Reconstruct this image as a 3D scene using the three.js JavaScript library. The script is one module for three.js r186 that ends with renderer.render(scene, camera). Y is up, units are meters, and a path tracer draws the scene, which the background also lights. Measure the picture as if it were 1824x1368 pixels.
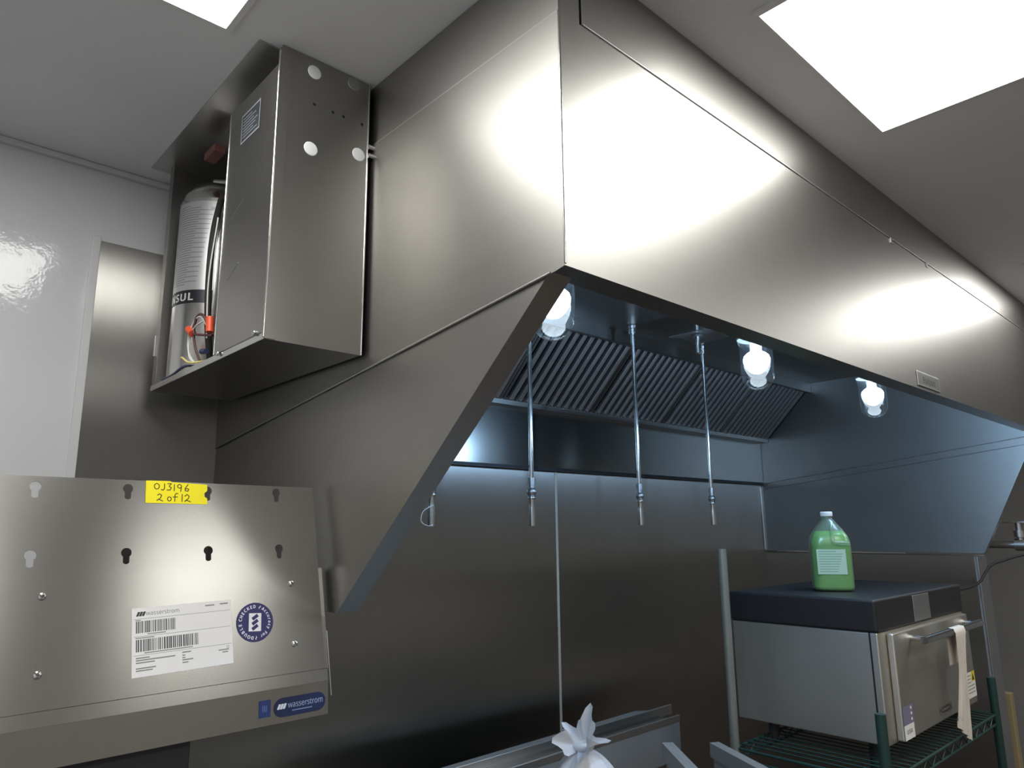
import * as THREE from 'three';
import { RectAreaLightUniformsLib } from 'three/addons/lights/RectAreaLightUniformsLib.js';
import { RoundedBoxGeometry } from 'three/addons/geometries/RoundedBoxGeometry.js';
import { mergeGeometries } from 'three/addons/utils/BufferGeometryUtils.js';

RectAreaLightUniformsLib.init();

// ------------------------------------------------------------------ camera, exposure
const scene = new THREE.Scene();
scene.background = new THREE.Color(0x000000);
const camera = new THREE.PerspectiveCamera(56.69, 1824 / 1368, 0.02, 40);
camera.position.set(-0.7481, 1.6417, 2.0517);
camera.rotation.set(0.2011, -0.7471, -0.0108, 'YXZ');
scene.add(camera);
const renderer = new THREE.WebGLRenderer({ antialias: true });
renderer.toneMapping = THREE.LinearToneMapping;
renderer.toneMappingExposure = 1.15;
renderer.shadowMap.enabled = true;

const PANEL_RADIANCE = 7.9;        // 2 x 2 ft flat ceiling panels
const HOOD_LAMP = 0.75;           // candela of each small hood lamp

// ------------------------------------------------------------------ main dimensions (metres)
const YC = 2.617;                // ceiling
const L = 3.073, D = 1.364;      // hood length and depth
const YB = 2.03, YT = 2.468, YM = 1.875;   // hood front bottom, top seam, back bottom
const YI = 2.41;                 // underside of the hood's top, seen inside
const CLAD = 0.003;

// ------------------------------------------------------------------ seeded noise
let seed = 7;
const rnd = () => { seed = (seed * 1664525 + 1013904223) >>> 0; return seed / 4294967296; };
function noiseGrid(n) { const g = new Float32Array(n * n); for (let i = 0; i < n * n; i++) g[i] = rnd(); return g; }
function sampleGrid(g, n, x, y) {
  const xi = Math.floor(x), yi = Math.floor(y), fx = x - xi, fy = y - yi;
  const sx = fx * fx * (3 - 2 * fx), sy = fy * fy * (3 - 2 * fy), m = (a) => ((a % n) + n) % n;
  const a = g[m(yi) * n + m(xi)], b = g[m(yi) * n + m(xi + 1)], c = g[m(yi + 1) * n + m(xi)], d = g[m(yi + 1) * n + m(xi + 1)];
  return (a + (b - a) * sx) * (1 - sy) + (c + (d - c) * sx) * sy;
}
function dataTexture(n, fn, srgb, rx = 1, ry = rx) {
  const d = new Uint8Array(n * n * 4);
  for (let y = 0; y < n; y++) for (let x = 0; x < n; x++) {
    const c = fn(x / n, y / n), i = (y * n + x) * 4;
    d[i] = c[0] * 255; d[i + 1] = c[1] * 255; d[i + 2] = c[2] * 255; d[i + 3] = 255;
  }
  const t = new THREE.DataTexture(d, n, n);
  t.wrapS = t.wrapT = THREE.RepeatWrapping; t.magFilter = THREE.LinearFilter; t.minFilter = THREE.LinearMipmapLinearFilter;
  t.generateMipmaps = true; t.repeat.set(rx, ry);
  if (srgb) t.colorSpace = THREE.SRGBColorSpace;
  t.needsUpdate = true;
  return t;
}
const G8 = noiseGrid(8), G16 = noiseGrid(16), G64 = noiseGrid(64), G256 = noiseGrid(256);
const blotch = (u, v) => 0.5 * sampleGrid(G8, 8, u * 8, v * 8) + 0.3 * sampleGrid(G16, 16, u * 16, v * 16) + 0.2 * sampleGrid(G64, 64, u * 64, v * 64);
const streakH = (u, v) => 0.5 * sampleGrid(G256, 256, u * 8, v * 256) + 0.5 * sampleGrid(G64, 64, u * 2, v * 64);
const steelMapH = dataTexture(512, (u, v) => { const k = 0.9 + 0.07 * blotch(u, v) + 0.03 * streakH(u, v); return [k, k, k * 0.995]; }, false, 0.9);
const steelMapV = dataTexture(512, (u, v) => { const k = 0.9 + 0.07 * blotch(v, u) + 0.03 * streakH(v, u); return [k, k, k * 0.995]; }, false, 0.9);
const peelBump = dataTexture(512, (u, v) => { const k = 0.65 * sampleGrid(G64, 64, u * 64, v * 64) + 0.35 * sampleGrid(G256, 256, u * 256, v * 256); return [k, k, k]; }, false, 1.1);
const plasterMap = dataTexture(512, (u, v) => { const k = 0.95 + 0.05 * blotch(u, v); return [k, k, k]; }, false, 0.6);
const quarryMap = dataTexture(512, (u, v) => {
  const tx = u * 6, ty = v * 6, g = Math.min(tx % 1, ty % 1, 1 - tx % 1, 1 - ty % 1);
  const k = 0.75 + 0.5 * sampleGrid(G8, 8, Math.floor(tx) + 0.01, Math.floor(ty) + 0.01) * 0.6 + 0.2 * blotch(u, v);
  return g < 0.03 ? [0.09, 0.085, 0.08] : [0.115 * k, 0.09 * k, 0.075 * k];
}, false, 1 / 0.92);

// ------------------------------------------------------------------ materials
const lin = (r, g, b) => new THREE.Color().setRGB(r, g, b);
function steel(o = {}) {
  return new THREE.MeshPhysicalMaterial({
    color: o.color || lin(0.37, 0.362, 0.343), metalness: 1, roughness: o.rough ?? 0.375, map: o.vertical ? steelMapV : steelMapH,
    anisotropy: o.aniso ?? 0.3, anisotropyRotation: o.vertical ? 0 : Math.PI / 2,
  });
}
const M = {
  hood: steel(), hoodInner: steel({ rough: 0.36, aniso: 0.6 }), clad: steel({ vertical: true, rough: 0.36, aniso: 1 }),
  shelf: steel({ rough: 0.25, aniso: 0.7 }), backSteel: steel({ rough: 0.2, aniso: 0.2 }), skirtFar: steel({ rough: 0.44, aniso: 0.4 }), oven: steel({ color: lin(0.6, 0.575, 0.52), rough: 0.45, aniso: 0.5 }), cabinet: steel({ rough: 0.38, aniso: 0.3 }),
  seam: new THREE.MeshStandardMaterial({ color: lin(0.62, 0.58, 0.5), metalness: 0.3, roughness: 0.4 }),
  slat: new THREE.MeshStandardMaterial({ color: lin(0.6, 0.585, 0.57), metalness: 1, roughness: 0.42 }),
  bright: new THREE.MeshStandardMaterial({ color: lin(0.66, 0.65, 0.63), metalness: 1, roughness: 0.18 }),
  chrome: new THREE.MeshStandardMaterial({ color: lin(0.72, 0.72, 0.71), metalness: 1, roughness: 0.12 }),
  satin: new THREE.MeshStandardMaterial({ color: lin(0.55, 0.545, 0.53), metalness: 1, roughness: 0.35 }),
  castSteel: new THREE.MeshStandardMaterial({ color: lin(0.42, 0.42, 0.42), metalness: 1, roughness: 0.4 }),
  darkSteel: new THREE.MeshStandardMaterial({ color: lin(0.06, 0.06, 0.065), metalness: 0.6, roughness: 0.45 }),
  frp: new THREE.MeshPhysicalMaterial({ color: lin(0.72, 0.73, 0.75), roughness: 0.1, map: plasterMap, bumpMap: peelBump, bumpScale: 0.0003 }),
  whiteTrim: new THREE.MeshPhysicalMaterial({ color: lin(0.68, 0.69, 0.7), roughness: 0.3 }),
  ceiling: new THREE.MeshStandardMaterial({ color: lin(0.8, 0.81, 0.82), roughness: 0.7, map: plasterMap }),
  paintedWall: new THREE.MeshStandardMaterial({ color: lin(0.3, 0.3, 0.3), roughness: 0.6, map: plasterMap }),
  warmWall: new THREE.MeshStandardMaterial({ color: lin(0.48, 0.45, 0.4), roughness: 0.6, map: plasterMap }),
  quarry: new THREE.MeshStandardMaterial({ color: 0xffffff, map: quarryMap, roughness: 0.55 }),
  lightFrame: new THREE.MeshStandardMaterial({ color: lin(0.75, 0.75, 0.74), roughness: 0.45 }),
  diffuser: new THREE.MeshStandardMaterial({ color: lin(0.8, 0.8, 0.8), roughness: 0.6, emissive: lin(1, 0.99, 0.97), emissiveIntensity: 3 }),
  black: new THREE.MeshStandardMaterial({ color: lin(0.012, 0.012, 0.013), roughness: 0.45 }),
  blackPlastic: new THREE.MeshStandardMaterial({ color: lin(0.009, 0.0095, 0.011), roughness: 0.5 }),
  rubber: new THREE.MeshStandardMaterial({ color: lin(0.02, 0.02, 0.02), roughness: 0.7 }),
  whitePlastic: new THREE.MeshStandardMaterial({ color: lin(0.7, 0.71, 0.71), roughness: 0.45 }),
  red: new THREE.MeshStandardMaterial({ color: lin(0.75, 0.09, 0.03), roughness: 0.4 }),
  redDull: new THREE.MeshStandardMaterial({ color: lin(0.16, 0.06, 0.05), roughness: 0.6 }),
  wireBrown: new THREE.MeshStandardMaterial({ color: lin(0.09, 0.035, 0.03), roughness: 0.5 }),
  wireWhite: new THREE.MeshStandardMaterial({ color: lin(0.7, 0.7, 0.67), roughness: 0.5 }),
  wireYellow: new THREE.MeshStandardMaterial({ color: lin(0.75, 0.68, 0.25), roughness: 0.5 }),
  wireBlue: new THREE.MeshStandardMaterial({ color: lin(0.02, 0.025, 0.09), roughness: 0.5 }),
  rack: new THREE.MeshStandardMaterial({ color: lin(0.012, 0.04, 0.035), roughness: 0.4 }),
  rackPost: new THREE.MeshStandardMaterial({ color: lin(0.24, 0.25, 0.22), metalness: 0.5, roughness: 0.4 }),
  wood: new THREE.MeshStandardMaterial({ color: lin(0.3, 0.24, 0.13), roughness: 0.7 }),
  towel: new THREE.MeshStandardMaterial({ color: lin(0.62, 0.57, 0.5), roughness: 0.95, side: THREE.DoubleSide }),
  bag: new THREE.MeshPhysicalMaterial({ color: lin(0.72, 0.72, 0.74), roughness: 0.45, transmission: 0.2, side: THREE.DoubleSide }),
  film: new THREE.MeshPhysicalMaterial({ color: lin(0.27, 0.275, 0.27), roughness: 0.35, metalness: 0.25 }),
  glass: new THREE.MeshPhysicalMaterial({ color: lin(0.97, 0.99, 1), roughness: 0.02, transmission: 1, thickness: 0, ior: 1.5 }),
  bulb: new THREE.MeshStandardMaterial({ color: lin(0.9, 0.9, 0.9), roughness: 0.5, emissive: lin(0.8, 0.92, 1), emissiveIntensity: 12 }),
  jug: new THREE.MeshPhysicalMaterial({ color: lin(0.74, 0.84, 0.74), roughness: 0.28, transmission: 0.92, thickness: 0 }),
  liquid: new THREE.MeshPhysicalMaterial({ color: lin(0.15, 0.38, 0.07), roughness: 0.3 }),
};

// ------------------------------------------------------------------ helpers
const taken = new Map();
function numbered(name) {
  const n = taken.get(name) || 0; taken.set(name, n + 1);
  return n ? `${name}_${String(n).padStart(3, '0')}` : name;
}
function uvMetres(g) {            // uv in metres, from the face's own plane
  g = g.index ? g.toNonIndexed() : g;
  const p = g.attributes.position, n = g.attributes.normal, uv = new Float32Array(p.count * 2);
  for (let i = 0; i < p.count; i++) {
    const ax = Math.abs(n.getX(i)), ay = Math.abs(n.getY(i)), az = Math.abs(n.getZ(i));
    if (ax >= ay && ax >= az) { uv[2 * i] = p.getZ(i); uv[2 * i + 1] = p.getY(i); }
    else if (ay >= az) { uv[2 * i] = p.getX(i); uv[2 * i + 1] = p.getZ(i); }
    else { uv[2 * i] = p.getX(i); uv[2 * i + 1] = p.getY(i); }
  }
  g.setAttribute('uv', new THREE.BufferAttribute(uv, 2));
  return g;
}
function box(x0, x1, y0, y1, z0, z1) {
  const g = new THREE.BoxGeometry(x1 - x0, y1 - y0, z1 - z0);
  g.translate((x0 + x1) / 2, (y0 + y1) / 2, (z0 + z1) / 2);
  return uvMetres(g);
}
function rbox(x0, x1, y0, y1, z0, z1, r = 0.004, s = 2) {
  const g = new RoundedBoxGeometry(x1 - x0, y1 - y0, z1 - z0, s, r);
  g.translate((x0 + x1) / 2, (y0 + y1) / 2, (z0 + z1) / 2);
  return uvMetres(g);
}
function polyShape(pts, holes = []) {
  const s = new THREE.Shape(pts.map(([a, b]) => new THREE.Vector2(a, b)));
  for (const h of holes) s.holes.push(new THREE.Path(h.map(([a, b]) => new THREE.Vector2(a, b))));
  return s;
}
function sheetX(pts, x0, x1) {    // polygon in (z, y), thick along x
  const g = new THREE.ExtrudeGeometry(polyShape(pts), { depth: x1 - x0, bevelEnabled: false });
  g.rotateY(-Math.PI / 2); g.translate(x1, 0, 0);
  return uvMetres(g);
}
function sheetZ(pts, z0, z1, holes) {   // polygon in (x, y), thick along z
  const g = new THREE.ExtrudeGeometry(polyShape(pts, holes), { depth: z1 - z0, bevelEnabled: false });
  g.translate(0, 0, z0);
  return uvMetres(g);
}
function tube(pts, r, seg = 24, rad = 8) {
  const c = new THREE.CatmullRomCurve3(pts.map((p) => new THREE.Vector3(...p)), false, 'centripetal');
  return new THREE.TubeGeometry(c, seg, r, rad, false);
}
function rod(a, b, r, rad = 12) {
  const A = new THREE.Vector3(...a), B = new THREE.Vector3(...b), d = B.clone().sub(A);
  const g = new THREE.CylinderGeometry(r, r, d.length(), rad, 1);
  g.applyQuaternion(new THREE.Quaternion().setFromUnitVectors(new THREE.Vector3(0, 1, 0), d.clone().normalize()));
  g.translate((A.x + B.x) / 2, (A.y + B.y) / 2, (A.z + B.z) / 2);
  return g;
}
function lathe(pts, seg = 28) { return new THREE.LatheGeometry(pts.map(([r, y]) => new THREE.Vector2(r, y)), seg); }
function join(list) { return mergeGeometries(list.map((g) => { const k = g.index ? g.toNonIndexed() : g; for (const a of Object.keys(k.attributes)) if (!['position', 'normal', 'uv'].includes(a)) k.deleteAttribute(a); return k; })); }
function mesh(name, g, m, parent = scene) {
  const o = new THREE.Mesh(g, m);
  o.name = parent === scene ? numbered(name) : name;
  o.castShadow = o.receiveShadow = true;
  parent.add(o);
  return o;
}
function thing(name, label, category, pos = [0, 0, 0], group) {
  const o = new THREE.Group(); o.name = numbered(name); o.position.set(...pos);
  o.userData = { label, category }; if (group) o.userData.group = group;
  scene.add(o); return o;
}
function tag(o, label, category, group) { o.userData.label = label; o.userData.category = category; if (group) o.userData.group = group; return o; }
function struct(name, g, m, label, category) {
  const o = g ? mesh(name, g, m) : new THREE.Group();
  if (!g) { o.name = numbered(name); scene.add(o); }
  o.userData = { kind: 'structure', label, category };
  return o;
}
function canvasTexture(w, h, draw) {
  const c = document.createElement('canvas'); c.width = w; c.height = h;
  draw(c.getContext('2d'), w, h);
  const t = new THREE.CanvasTexture(c); t.colorSpace = THREE.SRGBColorSpace; t.anisotropy = 8;
  return t;
}
const paper = (t, rough = 0.5, extra = {}) => new THREE.MeshStandardMaterial({ map: t, roughness: rough, ...extra });
// a thin printed sheet in the plane z = z0, facing +z; (x, y) is its centre
function sheet(name, w, h, m, parent, x, y, z, turn = 0, label) {
  const o = mesh(name, new THREE.PlaneGeometry(w, h), m, parent);
  o.position.set(x, y, z); o.rotation.z = turn;
  if (label) o.userData.label = label;
  return o;
}

// ------------------------------------------------------------------ the room
const RX0 = -1.65, RX1 = 5.2, RZ1 = 4.6;
struct('floor', box(RX0, RX1, -0.1, 0, -0.12, RZ1), M.quarry, 'red-brown quarry tile kitchen floor', 'floor');
struct('ceiling', box(RX0 - 0.12, RX1 + 0.12, YC, YC + 0.12, -0.12, RZ1 + 0.12), M.ceiling, 'flat white ceiling around the light panels', 'ceiling');
struct('wall_left', box(RX0 - 0.12, RX0, 0, YC, -0.12, RZ1 + 0.12), M.frp, 'glossy white panelled side wall', 'wall');
struct('wall_right', box(RX1, RX1 + 0.12, 0, YC, -0.12, RZ1 + 0.12), M.paintedWall, 'plain grey wall beyond the hood', 'wall');
struct('wall_front', box(RX0, RX1, 0, YC, RZ1, RZ1 + 0.12), M.warmWall, 'plain pale wall opposite the hood', 'wall');
const wallBack = struct('wall_back', null, null, 'glossy white wall with stainless cladding behind the hood', 'wall');
mesh('wall_panel', box(RX0, RX1, 0, YC, -0.12, 0), M.frp, wallBack);
const CX0 = -0.338, SEAM = 1.387, CTOP = 2.407;
mesh('cladding_panel', box(CX0, SEAM - 0.003, 0.0, CTOP, 0, CLAD), M.clad, wallBack);
mesh('cladding_panel', box(SEAM + 0.003, L + 0.13, 0.0, CTOP, 0, CLAD), M.clad, wallBack);
mesh('seam_strip', rbox(SEAM - 0.006, SEAM + 0.006, 0.0, YM - 0.004, CLAD, CLAD + 0.004, 0.0015), M.seam, wallBack);
mesh('edge_strip', rbox(CX0 - 0.021, CX0, 0.0, CTOP + 0.012, 0, 0.005, 0.002), M.whiteTrim, wallBack);
struct('trim_1', rbox(RX0 + 0.01, -0.02, YC - 0.016, YC - 0.001, 0.001, 0.014, 0.002), M.whiteTrim, 'white angle trim between wall and ceiling', 'trim');
// short wing wall under the hood's far end
const wing = struct('wall_wing', null, null, 'short wing wall below the far end of the hood', 'wall');
mesh('wall_core', box(L + 0.004, L + 0.13, 0, 1.50, CLAD, 1.03), M.paintedWall, wing);
mesh('cladding_panel', box(L, L + 0.004, 0, 1.50, CLAD, 1.02), M.clad, wing);
mesh('corner_guard', rbox(L - 0.002, L + 0.135, 0, 1.498, 1.03, 1.036, 0.002), M.satin, wing);

// ------------------------------------------------------------------ ceiling light panels
function ceilingLight(x0, x1, z0, z1, label) {
  const cx = (x0 + x1) / 2, cz = (z0 + z1) / 2, w = x1 - x0, d = z1 - z0;
  const t = thing('ceiling_light', label, 'ceiling light', [cx, YC, cz], 'square flat ceiling light panels');
  const f = 0.012, y0 = -0.008, y1 = -0.0005;
  mesh('frame', join([box(-w / 2 - f, w / 2 + f, y0, y1, -d / 2 - f, -d / 2), box(-w / 2 - f, w / 2 + f, y0, y1, d / 2, d / 2 + f),
    box(-w / 2 - f, -w / 2, y0, y1, -d / 2, d / 2), box(w / 2, w / 2 + f, y0, y1, -d / 2, d / 2)]), M.lightFrame, t);
  mesh('diffuser', box(-w / 2, w / 2, -0.004, -0.001, -d / 2, d / 2), M.diffuser, t);
  const l = new THREE.RectAreaLight(lin(1, 0.985, 0.95), PANEL_RADIANCE, w, d);
  l.position.set(0, -0.0055, 0); l.rotation.x = -Math.PI / 2; t.add(l);
}
ceilingLight(0.43, 1.045, 1.495, 2.105, 'square white light panel in the ceiling in front of the hood');
ceilingLight(-0.935, -0.32, 0.775, 1.385, 'square white light panel in the ceiling beside the steel cabinet');
ceilingLight(2.45, 3.065, 1.495, 2.105, 'square light panel over the far end of the hood front');
ceilingLight(-0.92, -0.31, 2.75, 3.36, 'square light panel in the ceiling behind the viewer, left end of the row');
ceilingLight(0.36, 0.975, 2.75, 3.36, 'square light panel in the ceiling behind the viewer, middle of the row');
ceilingLight(2.45, 3.065, 2.75, 3.36, 'square light panel in the ceiling behind the viewer, right end of the row');

// ------------------------------------------------------------------ exhaust hood
const hood = thing('exhaust_hood', 'long brushed stainless steel exhaust hood hung under the ceiling', 'exhaust hood', [0, 0, 0]);
const t1 = 0.0025;
mesh('front_panel', box(0.0015, L - 0.0015, YB, YT, D - t1, D), M.hood, hood);
mesh('front_lip', join([box(0.0015, L - 0.0015, YB, YB + t1, D - 0.05, D - t1), box(0.0015, L - 0.0015, YB, YB + 0.03, D - 0.052, D - 0.05)]), M.hoodInner, hood);
const endShape = [[0.004, YM], [D - 0.02, YB - 0.004], [D, YB], [D, YT], [0.004, YT]];
mesh('end_panel', sheetX(endShape, -0.0, t1), M.hood, hood);
mesh('end_panel', sheetX(endShape, L - t1, L), M.skirtFar, hood);
mesh('corner_hem', rod([0.0005, YB + 0.003, D + 0.0005], [0.0005, YT - 0.001, D + 0.0005], 0.0022), M.bright, hood);
// raised hem where the end panel meets the lower side skirt
const hem = (x) => rod([x, YM + 0.0, 0.006], [x, YB - 0.004, D - 0.03], 0.0022);
mesh('seam_hem', hem(-0.0005), M.satin, hood);
mesh('seam_hem', join([hem(L - 0.006), rod([L - 0.006, YM - 0.03, 0.006], [L - 0.006, YB - 0.042, D - 0.07], 0.002)]), M.satin, hood);
// lower side skirts: tapering to a foot at the wall
function skirt(x0, x1, front, foot, name) {
  const s = [[0.004, YM + 0.014], [front, YB + 0.004], [foot[0], foot[1]], [0.004, foot[1]]];
  const g = sheetX(s, x0, x1);
  const o = mesh('side_skirt', g, name === 'far' ? M.skirtFar : M.hood, hood);
  return o;
}
skirt(0.0027, 0.0052, 1.335, [0.715, 1.48]);
skirt(L - 0.0052, L - 0.0027, 1.335, [1.075, 1.512], 'far');
function flange(x, w, front, foot, name) {   // folded return along the slanted front edge
  const a = new THREE.Vector2(front, YB + 0.004), b = new THREE.Vector2(...foot), d = a.clone().sub(b), n = new THREE.Vector2(-d.y, d.x).normalize();
  const t = 0.002;
  const q = [[b.x, b.y], [a.x, a.y], [a.x + n.x * t, a.y + n.y * t], [b.x + n.x * t, b.y + n.y * t]];
  return mesh(name, sheetX(q, Math.min(x, x + w), Math.max(x, x + w)), M.hood, hood);
}
flange(0.0052, 0.045, 1.335, [0.715, 1.48], 'skirt_flange');
flange(L - 0.0052, -0.03, 1.335, [1.075, 1.512], 'skirt_flange');
mesh('skirt_flange', box(0.0045, 0.04, 1.48, 1.482, 0.006, 0.71), M.hood, hood);
mesh('skirt_flange', box(L - 0.035, L - 0.0045, 1.512, 1.514, 0.006, 1.07), M.hood, hood);
mesh('corner_strip', rbox(L - 0.018, L - 0.0055, 1.515, YM - 0.012, 0.004, 0.012, 0.002), M.bright, hood);
// inside: top, back plenum, gutter
mesh('top_panel', box(t1 + 0.0005, L - t1 - 0.0005, YI, YI + 0.003, 0.33, D - t1 - 0.0005), M.hoodInner, hood);
mesh('back_panel', box(0.006, L - 0.006, YM, 2.125, 0.022, 0.026), M.backSteel, hood);
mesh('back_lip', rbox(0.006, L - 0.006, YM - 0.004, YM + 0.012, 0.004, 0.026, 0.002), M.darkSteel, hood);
mesh('grease_gutter', join([box(0.006, L - 0.006, 2.108, 2.111, 0.026, 0.075), box(0.006, L - 0.006, 2.108, 2.136, 0.073, 0.0755)]), M.hoodInner, hood);
mesh('filter_rail', join([box(0.006, L - 0.006, YI - 0.05, YI, 0.345, 0.348), box(0.006, L - 0.006, YI - 0.052, YI - 0.049, 0.33, 0.348)]), M.hoodInner, hood);
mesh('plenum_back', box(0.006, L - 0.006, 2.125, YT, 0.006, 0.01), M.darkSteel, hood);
mesh('roof_sheet', box(t1, L - t1, YT - 0.003, YT, 0.012, D - t1), M.satin, hood);
// closure panels up to the ceiling
const set = 0.004;
const closure = thing('closure_panel', 'narrow stainless closure panel between hood end and ceiling', 'closure panel', [0, 0, 0]);
mesh('sheet', box(set, set + 0.0025, YT + 0.002, YC - 0.001, 0.006, D - set), M.hood, closure);
mesh('lower_hem', box(set - 0.0025, set + 0.006, YT + 0.0005, YT + 0.0045, 0.006, D - set), M.satin, closure);
const closure2 = thing('closure_panel', 'short stainless closure strip at the near corner above the hood front', 'closure panel');
mesh('sheet', box(set + 0.003, 0.056, YT + 0.001, YC - 0.001, D - set - 0.0025, D - set), M.hood, closure2);
const closure3 = thing('closure_panel', 'long stainless closure panel along the ceiling above the hood front', 'closure panel');
mesh('sheet', box(0.064, L - 0.003, YT + 0.011, YC - 0.001, D - 0.007, D - 0.0045), M.hood, closure3);
mesh('lower_hem', join([rbox(0.064, L - 0.003, YT + 0.009, YT + 0.0125, D - 0.009, D - 0.0035, 0.0012), box(0.064, L - 0.003, YT + 0.0005, YT + 0.009, D - 0.02, D - 0.018)]), M.satin, closure3);
mesh('side_hem', box(0.0615, 0.064, YT + 0.009, YC - 0.001, D - 0.014, D - 0.0035), M.satin, closure3);
for (const px of [1.42, 1.72]) mesh('clip', rbox(px - 0.008, px + 0.008, YT - 0.012, YT + 0.004, D, D + 0.003, 0.001), M.satin, closure3);

// maker's plate on the hood front
const haltonTex = canvasTexture(512, 128, (c, w, h) => {
  c.fillStyle = '#8f918f'; c.fillRect(0, 0, w, h);
  c.strokeStyle = '#b5b7b6'; c.lineWidth = 10; c.strokeRect(5, 5, w - 10, h - 10);
  c.fillStyle = '#50545a'; c.font = 'bold 92px sans-serif'; c.textAlign = 'center'; c.textBaseline = 'middle'; c.fillText('Halton', w / 2, h / 2 + 4);
});
const hp = thing('name_plate', 'small metal name plate low on the hood front', 'name plate', [1.588, 2.061, D]);
mesh('plate', rbox(-0.095, 0.095, -0.022, 0.022, 0.0003, 0.003, 0.001), M.satin, hp);
sheet('lettering', 0.184, 0.04, paper(haltonTex, 0.42, { metalness: 0.9 }), hp, 0, 0, 0.0034);

// ------------------------------------------------------------------ grease filters, one thing each
const FW = (L - 0.03) / 6, FLEN = 0.40;
const slatGeo = (() => {         // a folded baffle channel, open side down
  const w = 0.024, h = 0.012, t = 0.0012;
  return join([box(-w / 2, w / 2, -t, 0, 0, FLEN - 0.04), box(-w / 2, -w / 2 + t, -h, -t, 0, FLEN - 0.04), box(w / 2 - t, w / 2, -h, -t, 0, FLEN - 0.04)]);
})();
const backSlatGeo = box(-0.014, 0.014, 0.012, 0.0135, 0, FLEN - 0.04);
for (let i = 0; i < 6; i++) {
  const which = ['first', 'second', 'third', 'fourth', 'fifth', 'sixth'][i];
  const t = thing('grease_filter', `slatted steel grease filter inside the hood, ${which} from the near end`, 'grease filter', [0.015 + FW * (i + 0.5), 2.118, 0.062], 'baffle filters in the hood');
  t.rotation.x = -Math.PI / 4;   // local z runs up the slope
  const f = 0.02, w = FW - 0.004;
  mesh('frame', join([box(-w / 2, w / 2, -0.004, 0.018, 0, f), box(-w / 2, w / 2, -0.004, 0.018, FLEN - f, FLEN), box(-w / 2, -w / 2 + 0.012, -0.004, 0.018, f, FLEN - f), box(w / 2 - 0.012, w / 2, -0.004, 0.018, f, FLEN - f)]), M.hoodInner, t);
  const n = 11, pitch = (w - 0.028) / n;
  for (let k = 0; k < n; k++) {
    const s = mesh('baffle_slat', slatGeo, M.slat, t); s.position.set(-w / 2 + 0.014 + pitch * (k + 0.5), 0.0, f);
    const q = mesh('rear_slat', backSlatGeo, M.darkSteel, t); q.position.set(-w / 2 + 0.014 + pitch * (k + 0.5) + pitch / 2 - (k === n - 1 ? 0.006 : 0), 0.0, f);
  }
}

// ------------------------------------------------------------------ hood lamps
function hoodLamp(x, label) {
  const z = 1.164, yb = 1.985, t = thing('hood_lamp', label, 'lamp', [x, yb, z], 'glass hood lamps');
  const R = 0.041, H = 0.134;
  const prof = [];
  for (let i = 0; i <= 10; i++) { const a = (i / 10) * Math.PI / 2; prof.push([R * Math.sin(a) + 0.0002, R - R * Math.cos(a)]); }
  prof.push([R, 0.09], [R + 0.0005, H - 0.012], [R + 0.003, H - 0.008], [R + 0.003, H]);
  mesh('glass_globe', lathe(prof, 36), M.glass, t);
  const b = [[0.0001, 0.043], [0.006, 0.0435], [0.012, 0.0455], [0.019, 0.0505], [0.025, 0.057], [0.03, 0.065], [0.033, 0.074], [0.0335, 0.082], [0.031, 0.09], [0.024, 0.097], [0.015, 0.102], [0.0135, 0.107]];
  mesh('bulb', lathe(b, 28), M.bulb, t);
  mesh('socket', lathe([[0.0001, 0.106], [0.0145, 0.106], [0.0155, H], [R + 0.004, H], [R + 0.006, H + 0.004], [R + 0.004, H + 0.026], [0.03, H + 0.04], [0.0001, H + 0.042]], 32), M.satin, t);
  mesh('stem', rod([0, H + 0.04, 0], [0, YI - yb - 0.008, 0], 0.0105), M.satin, t);
  mesh('mounting_plate', lathe([[0.0001, YI - yb - 0.01], [0.045, YI - yb - 0.01], [0.047, YI - yb - 0.0005], [0.0001, YI - yb - 0.0005]], 28), M.satin, t);
  const p = new THREE.PointLight(lin(0.38, 0.64, 1), HOOD_LAMP, 0, 2); p.position.set(0, 0.075, 0); p.castShadow = true; p.shadow.radius = 1.3; t.add(p);
}
hoodLamp(0.182, 'lit glass hood lamp partly hidden behind the near side skirt');
hoodLamp(0.94, 'lit glass hood lamp in the middle of the three');
hoodLamp(1.696, 'lit glass hood lamp farthest from the near side skirt');

// ------------------------------------------------------------------ suppression nozzle drops
function nozzle(x, z, label) {
  const t = thing('nozzle_drop', label, 'nozzle', [x, 0, z], 'nozzle drops under the hood');
  const y0 = 1.651;
  mesh('drop_pipe', rod([0, 1.792, 0], [0, YI - 0.001, 0], 0.0075, 16), M.chrome, t);
  mesh('ceiling_fitting', join([new THREE.CylinderGeometry(0.0185, 0.0185, 0.012, 6).translate(0, YI - 0.009, 0), new THREE.CylinderGeometry(0.0145, 0.0145, 0.01, 20).translate(0, YI - 0.022, 0), new THREE.CylinderGeometry(0.017, 0.017, 0.008, 6).translate(0, YI - 0.032, 0)]), M.chrome, t);
  mesh('coupling', join([new THREE.CylinderGeometry(0.0125, 0.0125, 0.022, 6).translate(0, 1.79, 0), new THREE.CylinderGeometry(0.0095, 0.0095, 0.012, 16).translate(0, 1.774, 0)]), M.castSteel, t);
  mesh('swivel', new THREE.SphereGeometry(0.0155, 18, 12).scale(1, 0.95, 1).translate(0, 1.757, 0), M.castSteel, t);
  mesh('nozzle_body', lathe([[0.0001, y0 + 0.004], [0.008, y0 + 0.003], [0.0085, y0], [0.0105, y0], [0.0105, y0 + 0.05], [0.0085, y0 + 0.056], [0.0085, y0 + 0.08], [0.0125, y0 + 0.084], [0.0125, y0 + 0.094], [0.0001, y0 + 0.096]], 20), M.bright, t);
  return t;
}
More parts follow.
